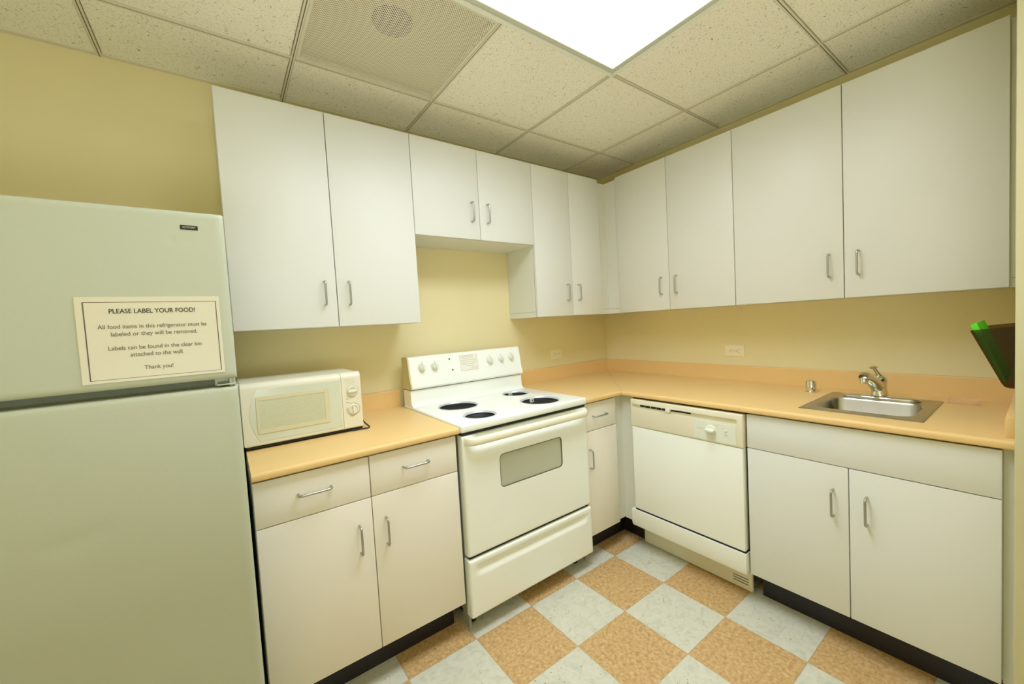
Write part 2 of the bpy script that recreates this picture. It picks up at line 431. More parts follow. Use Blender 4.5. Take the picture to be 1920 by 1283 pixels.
UF = -.2968; ZU = 1.3748; ZT = 2.305
A = [-2.496, -2.1085, -1.7234, -1.3402, -.9575, -.6489, -.3622]
Bq = [-.3928, -.7744, -1.1603, -1.6199, -2.0762]
ZH = 1.522
V = (0, 0, 1); NA = (0, -1, 0); NB = (-1, 0, 0)
GU = 'white wall cabinets hung in an L around the room corner'
def upper(label, wall, e, z0, hz, fillers=()):
    lo, hi = min(e), max(e)
    loc = ((lo+hi)/2, 0, z0) if wall == 'A' else (0, (lo+hi)/2, z0)
    r = thing('wall_cabinet', loc, label, 'cabinet', GU)
    zt = ZT if wall == 'A' else 2.299
    carcass(r, wall, lo, hi, z0, zt, UF, rail=(z0 < 1.5))
    mid = e[1]
    for (p, q, s) in ((min(e[0], e[1]), max(e[0], e[1]), 0), (min(e[1], e[2]), max(e[1], e[2]), 1)):
        d = front_panel('door', r, wall, p, q, z0, zt, UF)
        side = 1 if (p+q)/2 > mid else -1
        c = (mid+side*.0505, UF, hz) if wall == 'A' else (UF, mid+side*.0505, hz)
        pull(d, c, V, NA if wall == 'A' else NB)
    return r
upper('tall white two-door wall cabinet above the microwave, nearest the refrigerator', 'A', A[0:3], ZU, ZH)
upper('short white two-door wall cabinet directly above the stove', 'A', A[2:5], 1.8137, 1.961)
c3 = upper('narrow white two-door wall cabinet between the stove cabinet and the corner', 'A', A[4:7], ZU, 1.526)
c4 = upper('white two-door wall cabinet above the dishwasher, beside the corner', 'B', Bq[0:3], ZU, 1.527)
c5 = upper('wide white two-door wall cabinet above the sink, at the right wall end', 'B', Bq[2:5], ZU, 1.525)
# filler strips at the inner corner and at the right end
def filler(root, x0, x1, y0, y1, z0, z1, n='filler_strip'):
    bm = nb()
    if z0 > 1:
        box(bm, x0, x1, y0, y1, z0, z0+.0325); box(bm, x0, x1, y0, y1, z0+.034, z1)
        e = .003; box(bm, x0+e, x1-e, y0+e, y1-e, z0+.0325, z0+.034, mi=1)
    else: box(bm, x0, x1, y0, y1, z0, z1)
    return obj(n, bm, [M['lam_in'], M['edge']], root, smooth=False)
CF = UF+.0215
filler(c3, A[6]+.0005, CF+.012, CF, CF+.012, ZU, 2.292)
filler(c4, CF, CF+.012, Bq[0]+.0005, CF-.0005, ZU, 2.292)
filler(c5, CF, CF+.018, PY+.001, Bq[4]-.0005, ZU, 2.292)

# base cabinets
BF = -.678; ZK = .150; ZD = .7335; ZB = .887
GB = 'white base cabinets under the countertops'
def toe(root, x0, x1, y0, y1):
    obj('toe_kick', box(nb(), x0, x1, y0, y1, 0, ZK+.006), M['black'], root, smooth=False)
# left base: two drawers over two doors
l0, l1, l2 = -2.4915, -2.129, -1.7675
r = thing('base_cabinet', ((l0+l2)/2, -.3, 0), 'white base cabinet with two drawers and two doors between refrigerator and stove', 'cabinet', GB)
carcass(r, 'A', l0, l2, ZK+.006, ZB, BF, rail=False, nm='carcass')
toe(r, l0, l2-.01, -.567, -.01)
for p, q in ((l0, l1), (l1, l2)):
    d = front_panel('drawer', r, 'A', p, q, ZD, ZB, BF)
    pull(d, ((-2.3145 if p == l0 else -1.9515), BF, .8145), (1, 0, 0), NA)
    d = front_panel('door', r, 'A', p, q, ZK, ZD, BF)
    pull(d, ((l1-.0505 if p == l0 else l1+.0465), BF, .590), V, NA)
# small base near corner
s0, s1 = -.992, -.7325
r = thing('base_cabinet', ((s0+s1)/2, -.3, 0), 'narrow white base cabinet with one drawer and one door right of the stove', 'cabinet', GB)
carcass(r, 'A', s0, s1, ZK+.006, ZB, BF, rail=False)
toe(r, s0, -.563, -.567, -.01)
d = front_panel('drawer', r, 'A', s0, s1, ZD, ZB, BF); pull(d, (-.877, BF, .8125), (1, 0, 0), NA)
d = front_panel('door', r, 'A', s0, s1, ZK, ZD, BF); pull(d, (-.964, BF, .583), V, NA)
bm = nb(); box(bm, s1+.001, -.6565, -.6565, -.642, ZK, ZB+.004); 
obj('filler_strip', bm, M['lam_in'], r, smooth=False)
bm = nb(); box(bm, -.6565, -.645, -.7450, -.6565, ZK-.004, ZB+.004)
obj('filler_strip', bm, M['lam_in'], r, smooth=False)
obj('toe_kick', box(nb(), -.5625, -.55, -.73, -.5675, 0, ZK+.004), M['black'], r, smooth=False)
# sink base
r0, r1, r2 = -1.3615, -1.7168, -2.0804
r = thing('base_cabinet', (-.3, (r0+r2)/2, 0), 'white two-door base cabinet with a plain false drawer front below the sink', 'cabinet', GB)
bm = nb()
box(bm, BF+.0215, -.002, r0-.018, r0, ZK+.006, ZB); box(bm, BF+.0215, -.002, r2, r2+.018, ZK+.006, ZB)
box(bm, BF+.0215, -.002, r2+.018, r0-.018, ZK+.006, ZK+.024); box(bm, -.02, -.002, r2+.018, r0-.018, ZK+.024, ZB)
box(bm, BF+.0195, BF+.0300, r2+.003, r0-.003, ZK+.01, ZB-.002, mi=1)
box(bm, BF+.006, BF+.03, r2+.001, r0-.001, ZB+.0005, ZB+.006, mi=1)  # dark strips imitate shade behind the fronts and under the worktop
obj('carcass', bm, [M['lam_in'], M['edge']], r, smooth=False)
obj('toe_kick', box(nb(), -.565, -.01, PY+.002, r0-.005, 0, ZK+.006), M['black'], r, smooth=False)
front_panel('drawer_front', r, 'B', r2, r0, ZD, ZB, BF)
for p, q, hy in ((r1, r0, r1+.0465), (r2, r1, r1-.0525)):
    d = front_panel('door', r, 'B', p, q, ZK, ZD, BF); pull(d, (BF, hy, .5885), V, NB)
obj('filler_strip', box(nb(), BF+.0215, BF+.04, PY+.001, r2-.0005, ZK-.004, ZB+.004), M['lam_in'], r, smooth=False)

# ------------------------------------------------------------------ countertops
ZC = .9203; ZCB = .8935; CFR = .696
def nose():
    # (d, z) cross-section, d = distance from wall; rounded front, small lift at the edge
    r = .012; p = [(.0, ZCB), (CFR-.006, ZCB)]
    for k in range(4): a = -PI/2+PI/2*k/3; p.append((CFR-.006+.006*math.cos(a), ZCB+.006+.006*math.sin(a)))
    for k in range(6): a = PI/2*k/5; p.append((CFR-r+r*math.cos(a), ZC-r+r*math.sin(a)))
    return p
def sweep(bm, prof, secs):
    """prof (d,z); secs: functions d->(x,y)"""
    R = [[bm.verts.new((*s(d), z)) for d, z in prof] for s in secs]
    n = len(prof)
    for A_, B_ in zip(R, R[1:]):
        for k in range(n): bm.faces.new((A_[k], A_[(k+1) % n], B_[(k+1) % n], B_[k]))
    bm.faces.new(R[0]); bm.faces.new(R[-1][::-1])
full = nose()+[(0, ZC)]
full[0] = (0.002, ZCB); full[-1] = (.002, ZC)
ct = thing('countertop', (-1.0*1+.65, -.35, ZCB), 'L-shaped peach laminate countertop running from the stove round to the sink', 'countertop')
bm = nb()
hy0, hy1 = -1.548, -1.882; hx0, hx1 = .165, .565      # sink opening
sweep(bm, full, [lambda d: (-.988, -d), lambda d: (-d, -d), lambda d: (-d, hy0)])
front = [(hx1, ZCB)]+[p for p in nose()[1:]]+[(hx1, ZC)]
sweep(bm, front, [lambda d: (-d, hy0), lambda d: (-d, hy1)])
sweep(bm, [(.002, ZCB), (hx0, ZCB), (hx0, ZC), (.002, ZC)], [lambda d: (-d, hy0), lambda d: (-d, hy1)])
sweep(bm, full, [lambda d: (-d, hy1), lambda d: (-d, PY+.002)])
obj('worktop', bm, M['counter'], ct, angle=40)
bm = nb()
def splash_prof(): return [(.002, ZC), (.021, ZC), (.021, 1.0075), (.016, 1.0125), (.002, 1.0125)]
sweep(bm, splash_prof(), [lambda d: (-.988, -d), lambda d: (-d, -d), lambda d: (-d, PY+.002)])
obj('backsplash', bm, M['counter'], ct, angle=30)
obj('side_splash', box(nb(), -.655, -.0215, PY+.002, PY+.021, ZC, 1.0125-.03, .003, 2), M['counter'], ct)
bm = nb(); w = .0006
prism(bm, [(-.022-w, -.022+w), (-.022+w, -.022-w), (-.69+w, -.69-w), (-.69-w, -.69+w)], 'z', ZC-.001, ZC+.00025)
prism(bm, [(-.69-w, -.69+w), (-.69+w, -.69-w), (-.6963+w, -.6963-w), (-.6963-w, -.6963+w)], 'z', ZCB+.004, ZC-.008)
obj('mitre_joint', bm, mat('joint_line', (176, 134, 74), .5), ct, smooth=False)

ct = thing('countertop', (-2.12, -.35, ZCB), 'short peach laminate countertop under the microwave, left of the stove', 'countertop')
bm = nb(); sweep(bm, full, [lambda d: (-2.4905, -d), lambda d: (-1.7575, -d)])
obj('worktop', bm, M['counter'], ct, angle=40)
bm = nb(); sweep(bm, splash_prof(), [lambda d: (-2.4905, -d), lambda d: (-1.7575, -d)])
obj('backsplash', bm, M['counter'], ct, angle=30)

# ------------------------------------------------------------------ sink
sk = thing('sink', (-.365, -1.715, ZC), 'small square stainless steel bar sink set in the countertop', 'sink')
ox0, ox1, oy0, oy1 = -.588, -.142, -1.903, -1.528
bx0, bx1, by0, by1 = -.532, -.262, -1.866, -1.563
def loop(bm, pts, z): return [bm.verts.new((x, y, z)) for x, y in pts]
bm = nb(); n = 8
def bridge(A_, B_):
    k = len(A_)
    for i in range(k): bm.faces.new((A_[i], A_[(i+1) % k], B_[(i+1) % k], B_[i]))
Ls = [loop(bm, rrect(ox0, ox1, oy0, oy1, .006, n), ZC+.0006), loop(bm, rrect(ox0+.004, ox1-.004, oy0+.004, oy1-.004, .006, n), ZC+.0035),
      loop(bm, rrect(ox0+.012, ox1-.012, oy0+.012, oy1-.012, .01, n), ZC+.0022),
      loop(bm, rrect(bx0, bx1, by0, by1, .05, n), ZC+.0018), loop(bm, rrect(bx0+.004, bx1-.004, by0+.004, by1-.004, .048, n), ZC-.004),
      loop(bm, rrect(bx0+.010, bx1-.010, by0+.010, by1-.010, .045, n), ZC-.12), loop(bm, rrect(bx0+.03, bx1-.03, by0+.03, by1-.03, .04, n), ZC-.142),
      loop(bm, rrect(bx0+.06, bx1-.06, by0+.06, by1-.06, .03, n), ZC-.146)]
for a, b in zip(Ls, Ls[1:]): bridge(a, b)
bm.faces.new(Ls[-1])
obj('basin', bm, M['steel'], sk, angle=50)
obj('drain', lathe(nb(), [(0, -.1445), (.03, -.1445), (.042, -.143), (.043, -.1455)], ((bx0+bx1)/2, (by0+by1)/2, ZC)), M['chrome'], sk)

# faucet
fx, fy = -.195, -1.712
fa = thing('faucet', (fx, fy, ZC), 'chrome single-lever faucet with long oval base plate behind the sink bowl', 'faucet')
bm = nb()
pl = []
for k in range(40):
    t = 2*PI*k/40; c_, s_ = math.cos(t), math.sin(t)
    pl.append((fx-.012+.036*abs(c_)**.8*(1 if c_ > 0 else -1), fy-.004+.131*abs(s_)**.9*(1 if s_ > 0 else -1)))
ctr = (fx-.012, fy-.004)
def scl(k): return [(ctr[0]+(x-ctr[0])*k, ctr[1]+(y-ctr[1])*k) for x, y in pl]
L_ = [loop(bm, scl(.98), ZC+.0022), loop(bm, pl, ZC+.007), loop(bm, scl(.97), ZC+.012), loop(bm, scl(.8), ZC+.0165), loop(bm, scl(.4), ZC+.019)]
for a, b in zip(L_, L_[1:]): bridge(a, b)
bm.faces.new(L_[-1]); bm.faces.new(L_[0][::-1])
obj('base_plate', bm, M['chrome'], fa, angle=60)
obj('body', lathe(nb(), [(0, .017), (.031, .017), (.030, .03), (.027, .045), (.0265, .062), (.028, .078), (.026, .092), (.018, .101), (.008, .105), (0, .106)], (fx, fy, ZC)), M['chrome'], fa, angle=60)
sp = [(fx+.002, fy+.004, ZC+.042), (fx-.03, fy+.008, ZC+.072), (fx-.07, fy+.014, ZC+.094), (fx-.105, fy+.020, ZC+.110), (fx-.128, fy+.023, ZC+.115), (fx-.140, fy+.024, ZC+.110)]
bm = tube(nb(), sp, [.026, .0265, .0235, .020, .0185, .0155], 20)
obj('spout', bm, M['chrome'], fa, angle=60)
obj('aerator', lathe(nb(), [(0, -.020), (.0135, -.020), (.014, -.002), (.0125, .004), (0, .006)], (fx-.134, fy+.0235, ZC+.104), n=24), M['chrome'], fa)
lv = [(fx, fy, ZC+.100), (fx-.006, fy+.004, ZC+.114), (fx-.010, fy+.010, ZC+.128), (fx-.012, fy+.015, ZC+.137)]
bm = tube(nb(), lv, [.012, .008, .0065, .007], 14)
lathe(bm, [(0, -.004), (.008, -.003), (.016, .002), (.0165, .005), (.010, .0085), (0, .0095)], (fx-.012, fy+.016, ZC+.137), (-.15, .1, 1), n=24)
obj('lever', bm, M['chrome'], fa, angle=60)

# air gap cap
ag = obj('air_gap_cap', lathe(nb(), [(0, 0), (.027, 0), (.027, .003), (.0225, .005), (.0222, .050), (.0205, .056), (.015, .0585), (0, .059)], (-.178, -1.454, ZC+.0003)), M['chrome'],
         label='small chrome cylindrical cap on the countertop left of the sink', category='air gap')
# soap tray
bm = nb()
box(bm, -.165, -.108, -2.0, -1.912, ZC+.001, ZC+.004, .001, 1)
for (a0, a1, b0, b1) in ((-.165, -.161, -2.0, -1.912), (-.112, -.108, -2.0, -1.912), (-.161, -.112, -2.0, -1.996), (-.161, -.112, -1.916, -1.912)):
    box(bm, a0, a1, b0, b1, ZC+.004, ZC+.020, .0008, 1)
obj('soap_dish', bm, M['clear'], label='small clear plastic soap dish on the countertop right of the sink', category='soap dish')

# ------------------------------------------------------------------ outlets
def outlet(label, wall, a, z):
    r = thing('wall_outlet', (a, -.004, z) if wall == 'A' else (-.004, a, z), label, 'outlet')
    w, h = .0575, .0345
    P = lambda u0, u1, z0, z1, d0, d1, bm, bev=0, mi=0: (box(bm, a+u0, a+u1, -d1, -d0, z+z0, z+z1, bev, 2, mi) if wall == 'A' else box(bm, -d1, -d0, a+u0, a+u1, z+z0, z+z1, bev, 2, mi))
    obj('cover_plate', P(-w, w, -h, h, .0005, .006, nb(), .002), M['outlet'], r)
    for s in (-1, 1):
        so = nb(); P(s*.0195-.0155, s*.0195+.0155, -.014, .014, .006, .008, so, .001)
        so = obj('socket', so, M['outlet'], r)
        bm = nb()
        P(s*.0195-.006, s*.0195+.001, .0055, .0075, .008, .0086, bm); P(s*.0195-.006, s*.0195+.001, -.0075, -.0055, .008, .0086, bm)
        P(s*.0195+.006, s*.0195+.010, -.0025, .0025, .008, .0086, bm)
        obj('slots', bm, M['hole'], so, smooth=False)
    bm = nb(); P(-.002, .002, -.002, .002, .006, .0072, bm)
    obj('screw', bm, M['hole'], r, smooth=False)
outlet('horizontal almond wall outlet between the stove and the room corner', 'A', -.556, 1.101)
outlet('horizontal almond wall outlet above the counter over the dishwasher', 'B', -1.0145, 1.100)

# ------------------------------------------------------------------ refrigerator
fr = thing('refrigerator', (-2.888, -.45, 0), 'tall white top-freezer refrigerator with a paper notice, at the left', 'refrigerator')
FX0, FX1, FY = -3.27, -2.506, -.876
def door_sheet(x0, x1, z0, z1, dents=()):
    """rounded-edge enamelled door with shallow dents on the front"""
    bm = nb(); nx, nz = 90, 70; r = .012
    def dep(x, z):
        ex = min(x-x0, x1-x, z-z0, z1-z); y = 0.
        for q in (x-x0, x1-x, z-z0, z1-z):
            if q < r: y += r-math.sqrt(max(0, r*r-(r-q)**2))
        for (cx, cz, sx, sz, d, ang) in dents:
            u = (x-cx)*math.cos(ang)+(z-cz)*math.sin(ang); v = -(x-cx)*math.sin(ang)+(z-cz)*math.cos(ang)
            y += d*math.exp(-(u/sx)**2-(v/sz)**2)
        return min(y, .03)
    def spaced(a, b, n):
        o = [a, a+.001, a+.003, a+.006, a+.012]; m_ = [a+.012+(b-a-.024)*k/n for k in range(1, n)]
        return o+m_+[b-.012, b-.006, b-.003, b-.001, b]
    X = spaced(x0, x1, nx); Z = spaced(z0, z1, nz)
    g = [[bm.verts.new((x, FY+dep(x, z), z)) for x in X] for z in Z]
    for i in range(len(Z)-1):
        for j in range(len(X)-1): bm.faces.new((g[i][j], g[i][j+1], g[i+1][j+1], g[i+1][j]))
    yb = -.818
    ring = [g[0][j] for j in range(len(X))]+[g[i][-1] for i in range(1, len(Z))]+[g[-1][j] for j in range(len(X)-2, -1, -1)]+[g[i][0] for i in range(len(Z)-2, 0, -1)]
    back = [bm.verts.new((v.co.x, yb, v.co.z)) for v in ring]
    k = len(ring)
    for i in range(k): bm.faces.new((ring[i], ring[(i+1) % k], back[(i+1) % k], back[i]))
    bm.faces.new(back)
    return bm
obj('body', box(nb(), FX0+.004, FX1-.004, -.812, -.04, .02, 1.664, .006, 2), M['fridge'], fr)
fz = obj('freezer_door', door_sheet(FX0, FX1, 1.2435, 1.676, [(-2.615, 1.600, .008, .012, .0015, .3), (-2.59, 1.60, .02, .012, .001, 0)]), M['fridge'], fr, angle=60)
obj('refrigerator_door', door_sheet(FX0, FX1, .075, 1.2215, [(-2.845, .912, .035, .010, .0035, .1), (-2.782, .926, .02, .008, .002, .1)]), M['fridge'], fr, angle=60)
bm = nb(); box(bm, FX0+.02, FX1-.045, -.83, -.812, 1.215, 1.25)
obj('gasket', bm, M['gasket'], fr, smooth=False)
bm = nb(); box(bm, FX1-.045, FX1-.003, -.872, -.812, 1.2265, 1.2295, .0008, 1)
lathe(bm, [(0, 1.2225), (.005, 1.2225), (.005, 1.243), (0, 1.243)], (FX1-.014, -.858, 0), n=20)
box(bm, FX1-.05, FX1-.02, -.835, -.812, 1.2225, 1.243, .001, 1)
obj('hinge', bm, M['hinge'], fr)
obj('grille', box(nb(), FX0+.01, FX1-.01, -.80, -.78, .012, .068, .002, 1), M['gasket'], fr)
bd = obj('badge', box(nb(), -2.5955, -2.5605, FY-.0012, FY+.001, 1.6285, 1.6395, .0005, 1), M['badge'], fr, label='small black badge')
text_mesh('lettering', 'HOTPOINT', .0062, (-2.578, FY-.0014, 1.634), ROT_Y, M['bad_t'], bd, width=.026, bold=.0001)

# sign
sg = thing('paper_notice', (-2.66, FY-.001, 1.36), 'laminated paper notice with printed text stuck on the freezer door', 'sign')
yS = FY-.0022
obj('sheet', box(nb(), -2.792, -2.531, yS, FY-.0002, 1.2615, 1.4605, .0005, 1), M['paper'], sg)
bm = nb(); t = .0012; sx0, sx1, sz0, sz1 = -2.7795, -2.5375, 1.2685, 1.4485
box(bm, sx0, sx1, yS-.0003, yS, sz1-t, sz1); box(bm, sx0, sx1, yS-.0003, yS, sz0, sz0+t*.7)
box(bm, sx0, sx0+t*1.8, yS-.0003, yS, sz0, sz1); box(bm, sx1-t*1.5, sx1, yS-.0003, yS, sz0, sz1)
obj('border', bm, M['inkg'], sg, smooth=False)
xc = -2.6595; yt = yS-.0003
text_mesh('heading', 'PLEASE LABEL YOUR FOOD!', .0150, (xc, yt, 1.4265), ROT_Y, M['ink'], sg, width=.156, bold=.00022)
for s, z, w in (('All food items in this refrigerator must be', 1.3905, .198), ('labeled or they will be removed.', 1.3730, .157),
                ('Labels can be found in the clear bin', 1.3405, .170), ('attached to the wall.', 1.3235, .098), ('Thank you!', 1.2910, .053)):
    text_mesh('text_line', s, .0138, (xc, yt, z), ROT_Y, M['inkg'], sg, width=w, bold=.00004)

# ------------------------------------------------------------------ microwave
mw = thing('microwave', (-2.28, -.23, ZC), 'compact cream white microwave oven with two dials on the left countertop', 'microwave')
mx0, mx1, myf, myb, mz0, mz1 = -2.496, -2.0625, -.390, -.075, .9365, 1.172
def side_prof(inset=0):
    r = .022; p = [(myb, mz0), (myf, mz0)]
    for k in range(7): a = PI-PI/2*k/6; p.append((myf+r+r*math.cos(a), mz1-r+r*math.sin(a)))
    p += [(myb, mz1)]
    return p
bm = nb(); prism(bm, side_prof(), 'x', mx0, mx1)
bmesh.ops.bevel(bm, geom=[e for e in bm.edges if abs(e.verts[0].co.x-e.verts[1].co.x) < 1e-6], offset=.004, segments=2, affect='EDGES')
case = obj('case', bm, M['micro'], mw)
cut(case, []) if False else None
# door slab follows the rounded top
def shell(x0, x1, off=.0045):
    r = .022+off; p = [(myf+.02, mz0+.004), (myf-off, mz0+.004)]
    for k in range(7): a = PI-PI/2*k/6; p.append((myf+.022+r*math.cos(a), mz1-.022+r*math.sin(a)))
    p += [(myf+.030, mz1+off), (myf+.030, mz1-.01)]
    b_ = nb(); prism(b_, p, 'x', x0, x1); return b_
dr = obj('door', shell(mx0+.002, -2.1435), M['micro'], mw)
cp = obj('control_panel', shell(-2.1415, mx1-.001), M['micro'], mw)
# tinted window with the bowed left end
yD = myf-.0045
pts = [(-2.1475, 1.147), (-2.1475, .9515), (-2.444, .9515)]
for k in range(1, 12):
    t = k/12; z = .9515+(1.150-.9515)*t; pts.append((-2.444-.028*math.sin(PI*t), z))
pts += [(-2.444, 1.150)]
bm = nb(); prism(bm, pts, 'y', yD-.0012, yD+.001)
wn = obj('window_tint', bm, M['microp'], dr)
bm = nb()
a0, a1, b0, b1 = -2.449, -2.193, .980, 1.122; i0, i1, j0, j1 = -2.4405, -2.2105, .9955, 1.107
for q in ((a0, i0, b0, b1), (i1, a1, b0, b1), (i0, i1, b0, j0), (i0, i1, j1, b1)): box(bm, q[0], q[1], yD-.0035, yD-.001, q[2], q[3], .0006, 1)
obj('window_frame', bm, M['micror'], dr)
obj('window_screen', box(nb(), i0, i1, yD-.0022, yD-.001, j0, j1), M['screen'], dr, smooth=False)
def dial(cx, cz, R, ang):
    bm = nb(); lathe(bm, [(0, 0), (R, 0), (R, .003), (R*.86, .007), (R*.8, .007), (R*.8, .004), (0, .004)], (cx, yD, cz), (0, -1, 0), n=40)
    o = obj('dial', bm, M['micro'], mw)
    bm = nb(); w = R*.16; h = R*.76
    v = Matrix.Translation((cx, 0, cz)) @ Matrix.Rotation(ang, 4, 'Y') @ Matrix.Translation((-cx, 0, -cz))
    box(bm, cx-w, cx+w, yD-.013, yD-.003, cz-h, cz+h, .002, 2); bmesh.ops.transform(bm, matrix=v, verts=bm.verts)
    obj('grip', bm, M['knob'], o)
    return o
d1 = dial(-2.100, 1.095, .0215, PI/2-.1); d2 = dial(-2.1005, 1.0175, .0215, 0)
bm = nb()
for k in range(26):                                     # printed tick marks round the lower dial
    a = -PI*.42+k*(PI*1.72)/25
    cx, cz = -2.1005+.0265*math.sin(a+.9), 1.0175+.0265*math.cos(a+.9)
    box(bm, cx-.0012, cx+.0012, yD-.0003, yD+.0001, cz-.0012, cz+.0012)
for q in ((-2.127, -2.117, 1.0635, 1.0650), (-2.128, -2.116, 1.0485, 1.0500)): box(bm, q[0], q[1], yD-.0003, yD+.0001, q[2], q[3])
obj('markings', bm, M['inkg'], cp, smooth=False)
bm = nb()
lathe(bm, [(.0245, 0), (.0253, 0), (.0253, .0003), (.0245, .0003)], (-2.100, yD, 1.095), (0, -1, 0), n=40, closed=True)
for z, x0_, x1_ in ((1.147, -2.130, -2.088), (1.141, -2.128, -2.086), (1.135, -2.130, -2.084), (1.128, -2.122, -2.090)): box(bm, x0_, x1_, yD-.0003, yD+.0001, z, z+.0009)
obj('fine_print', bm, M['txt'], cp, smooth=False)
obj('base', box(nb(), mx0+.006, mx1-.004, myf+.004, myb-.01, ZC+.006, mz0+.001), M['dark'], mw, smooth=False)
for x in (mx0+.03, mx1-.03):
    for y in (myf+.03, myb-.03): obj('foot', lathe(nb(), [(0, .0003), (.011, .0003), (.012, .008), (0, .008)], (x, y, ZC), n=20), M['dark'], mw)
cd = [(-2.10, -.062, .985), (-2.058, -.10, .999), (-2.0535, -.22, 1.0), (-2.054, -.30, .975), (-2.050, -.355, .945), (-2.038, -.386, .928), (-2.045, -.394, .924), (-2.07, -.391, .9238), (-2.11, -.386, .9238)]
pp = []
for i in range(len(cd)-1):
    for k in range(6):
        t = k/6; p0 = Vector(cd[max(i-1, 0)]); p1 = Vector(cd[i]); p2 = Vector(cd[i+1]); p3 = Vector(cd[min(i+2, len(cd)-1)])
        pp.append(.5*((2*p1)+(-p0+p2)*t+(2*p0-5*p1+4*p2-p3)*t*t+(-p0+3*p1-3*p2+p3)*t**3))
pp.append(Vector(cd[-1]))
obj('power_cord', tube(nb(), pp, .0032, 10), M['cord'], mw, angle=80)

# ------------------------------------------------------------------ stove
st = thing('stove', (-1.373, -.37, 0), 'white electric coil stove with oven, burner openings empty, under the short cabinet', 'stove')
SX0, SX1, SF = -1.7515, -.9945, -.70
bm = nb(); box(bm, SX0+.004, SX1-.003, -.655, -.03, .078, .8935)
box(bm, SX0+.03, SX1-.03, -.58, -.05, .02, .078, mi=1)  # dark block imitating the shadow beneath the stove
box(bm, SX0+.006, SX0+.016, -.655, -.60, .010, .078); box(bm, SX1-.014, SX1-.005, -.655, -.60, .022, .078)
box(bm, SX0+.006, SX1-.005, -.692, -.655, .881, .8935, mi=1)  # dark strip painting the shadow under the cooktop lip
box(bm, SX0+.01, SX1-.01, -.685, -.6572, .3368, .3502, mi=1)  # dark backing imitating seam shadow between oven door and drawer
obj('body', bm, [M['side'], M['dark']], st, smooth=False)
# cooktop
ck = obj('cooktop', box(nb(), SX0-.003, SX1+.003, -.703, -.055, .8935, .930, .010, 3), M['enamel'], st)
BUR = [(-1.560, -.325, .104), (-1.590, -.592, .077), (-1.158, -.292, .077), (-1.196, -.560, .104)]
BT = wloc(st)
def cyl(cx, cy, r, z0, z1):
    b_ = nb(); lathe(b_, [(0, z0), (r, z0), (r, z1), (0, z1)], (cx, cy, 0), n=56); return b_
cut(ck, [cyl(x, y, rr, .88, .96) for x, y, rr in BUR])
# cut() cutters live in world space while the cooktop sits under the stove empty -> same world space
for i, (x, y, rr) in enumerate(BUR):
    w = obj('burner_well', lathe(nb(), [(rr+.0, .9302), (rr-.0002, .925), (rr-.006, .915), (rr*.55, .897), (0, .8955)], (x, y, 0), n=56), M['dark'], st)
    obj('burner_rim', lathe(nb(), [(rr+.005, .9303), (rr+.004, .9322), (rr-.001, .9315), (rr-.006, .924), (rr-.0055, .9232), (rr+.0, .9285)], (x, y, 0), n=56, closed=True), M['burnrim'], w)
for i, (dx, dy) in ((0, (-.92, -.38)), (2, (.05, .80)), (3, (.10, .82))):
    x, y, rr = BUR[i]; cx, cy = x+dx*rr, y+dy*rr
    bm = nb(); box(bm, cx-.011, cx+.011, cy-.006, cy+.006, .903, .9285, .001, 1)
    box(bm, cx-.004, cx+.004, cy-.0075, cy-.006, .914, .920, mi=1)
    obj('coil_socket', bm, [M['knob'], M['dark']], st)
# backguard
prof = [(-.055, .926), (-.185, .930)]
for k in range(6):
    a = PI/2*k/5; prof.append((-.185+.03*math.sin(a), .960-.03*math.cos(a)))
prof += [(-.152, 1.016), (-.055, 1.016)]
bm = nb(); prism(bm, prof, 'x', -1.7475, -1.0065)
obj('backguard_base', bm, M['enamel'], st)
bm = nb(); box(bm, -1.746, -1.008, -.150, -.057, 1.016, 1.0205)
obj('backguard_seam', bm, M['dark'], st, smooth=False)
cpz = [(-.055, 1.0205), (-.158, 1.0205), (-.168, 1.030), (-.166, 1.045), (-.158, 1.058), (-.137, 1.178), (-.130, 1.190), (-.115, 1.195), (-.055, 1.190)]
bm = nb(); prism(bm, cpz, 'x', -1.7415, -1.0115)
bg = obj('control_panel', bm, M['enamel'], st, angle=40)
cc = [(y-(.002 if y < -.06 else 0), z+(.0012 if z > 1.1 else 0)) for y, z in cpz]
for xa, xb in ((-1.7495, -1.7415), (-1.0115, -1.0035)):
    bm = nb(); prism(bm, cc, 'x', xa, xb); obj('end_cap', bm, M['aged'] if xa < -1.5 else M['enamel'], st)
th = math.atan2(.021, .120); nrm = Vector((0, -math.cos(th), math.sin(th)*1.0)).normalized(); upv = Vector((0, math.sin(th), math.cos(th)))
def pface(z): return -.158+.021*(z-1.058)/.120
def stove_knob(x, z, R):
    c = Vector((x, pface(z), z))
    bm = nb(); lathe(bm, [(0, 0), (R*1.12, 0), (R*1.12, .002), (R*.95, .004), (R*.82, .018), (R*.7, .021), (0, .022)], c, nrm, n=36)
    k = obj('knob', bm, M['knob'], st)
    bm = nb(); box(bm, -R*.2, R*.2, -.030, -.016, -R*.9, R*.9, .002, 2)
    bmesh.ops.transform(bm, matrix=Matrix.Translation(c) @ Matrix.Rotation(-th, 4, 'X') @ Matrix.Rotation(-.25, 4, 'Y'), verts=bm.verts)
    obj('grip', bm, M['knob'], k)
    bm = nb(); p = c+upv*R*1.25+Vector((.004, 0, 0))+nrm*.0003; lathe(bm, [(0, 0), (.0022, 0), (.0022, .0004), (0, .0005)], p, nrm, n=10)
    obj('marking', bm, M['inkg'], k, smooth=False)
for x, z, R in ((-1.672, 1.134, .0205), (-1.597, 1.134, .0205), (-1.235, 1.130, .021), (-1.152, 1.132, .018), (-1.076, 1.136, .018)): stove_knob(x, z, R)
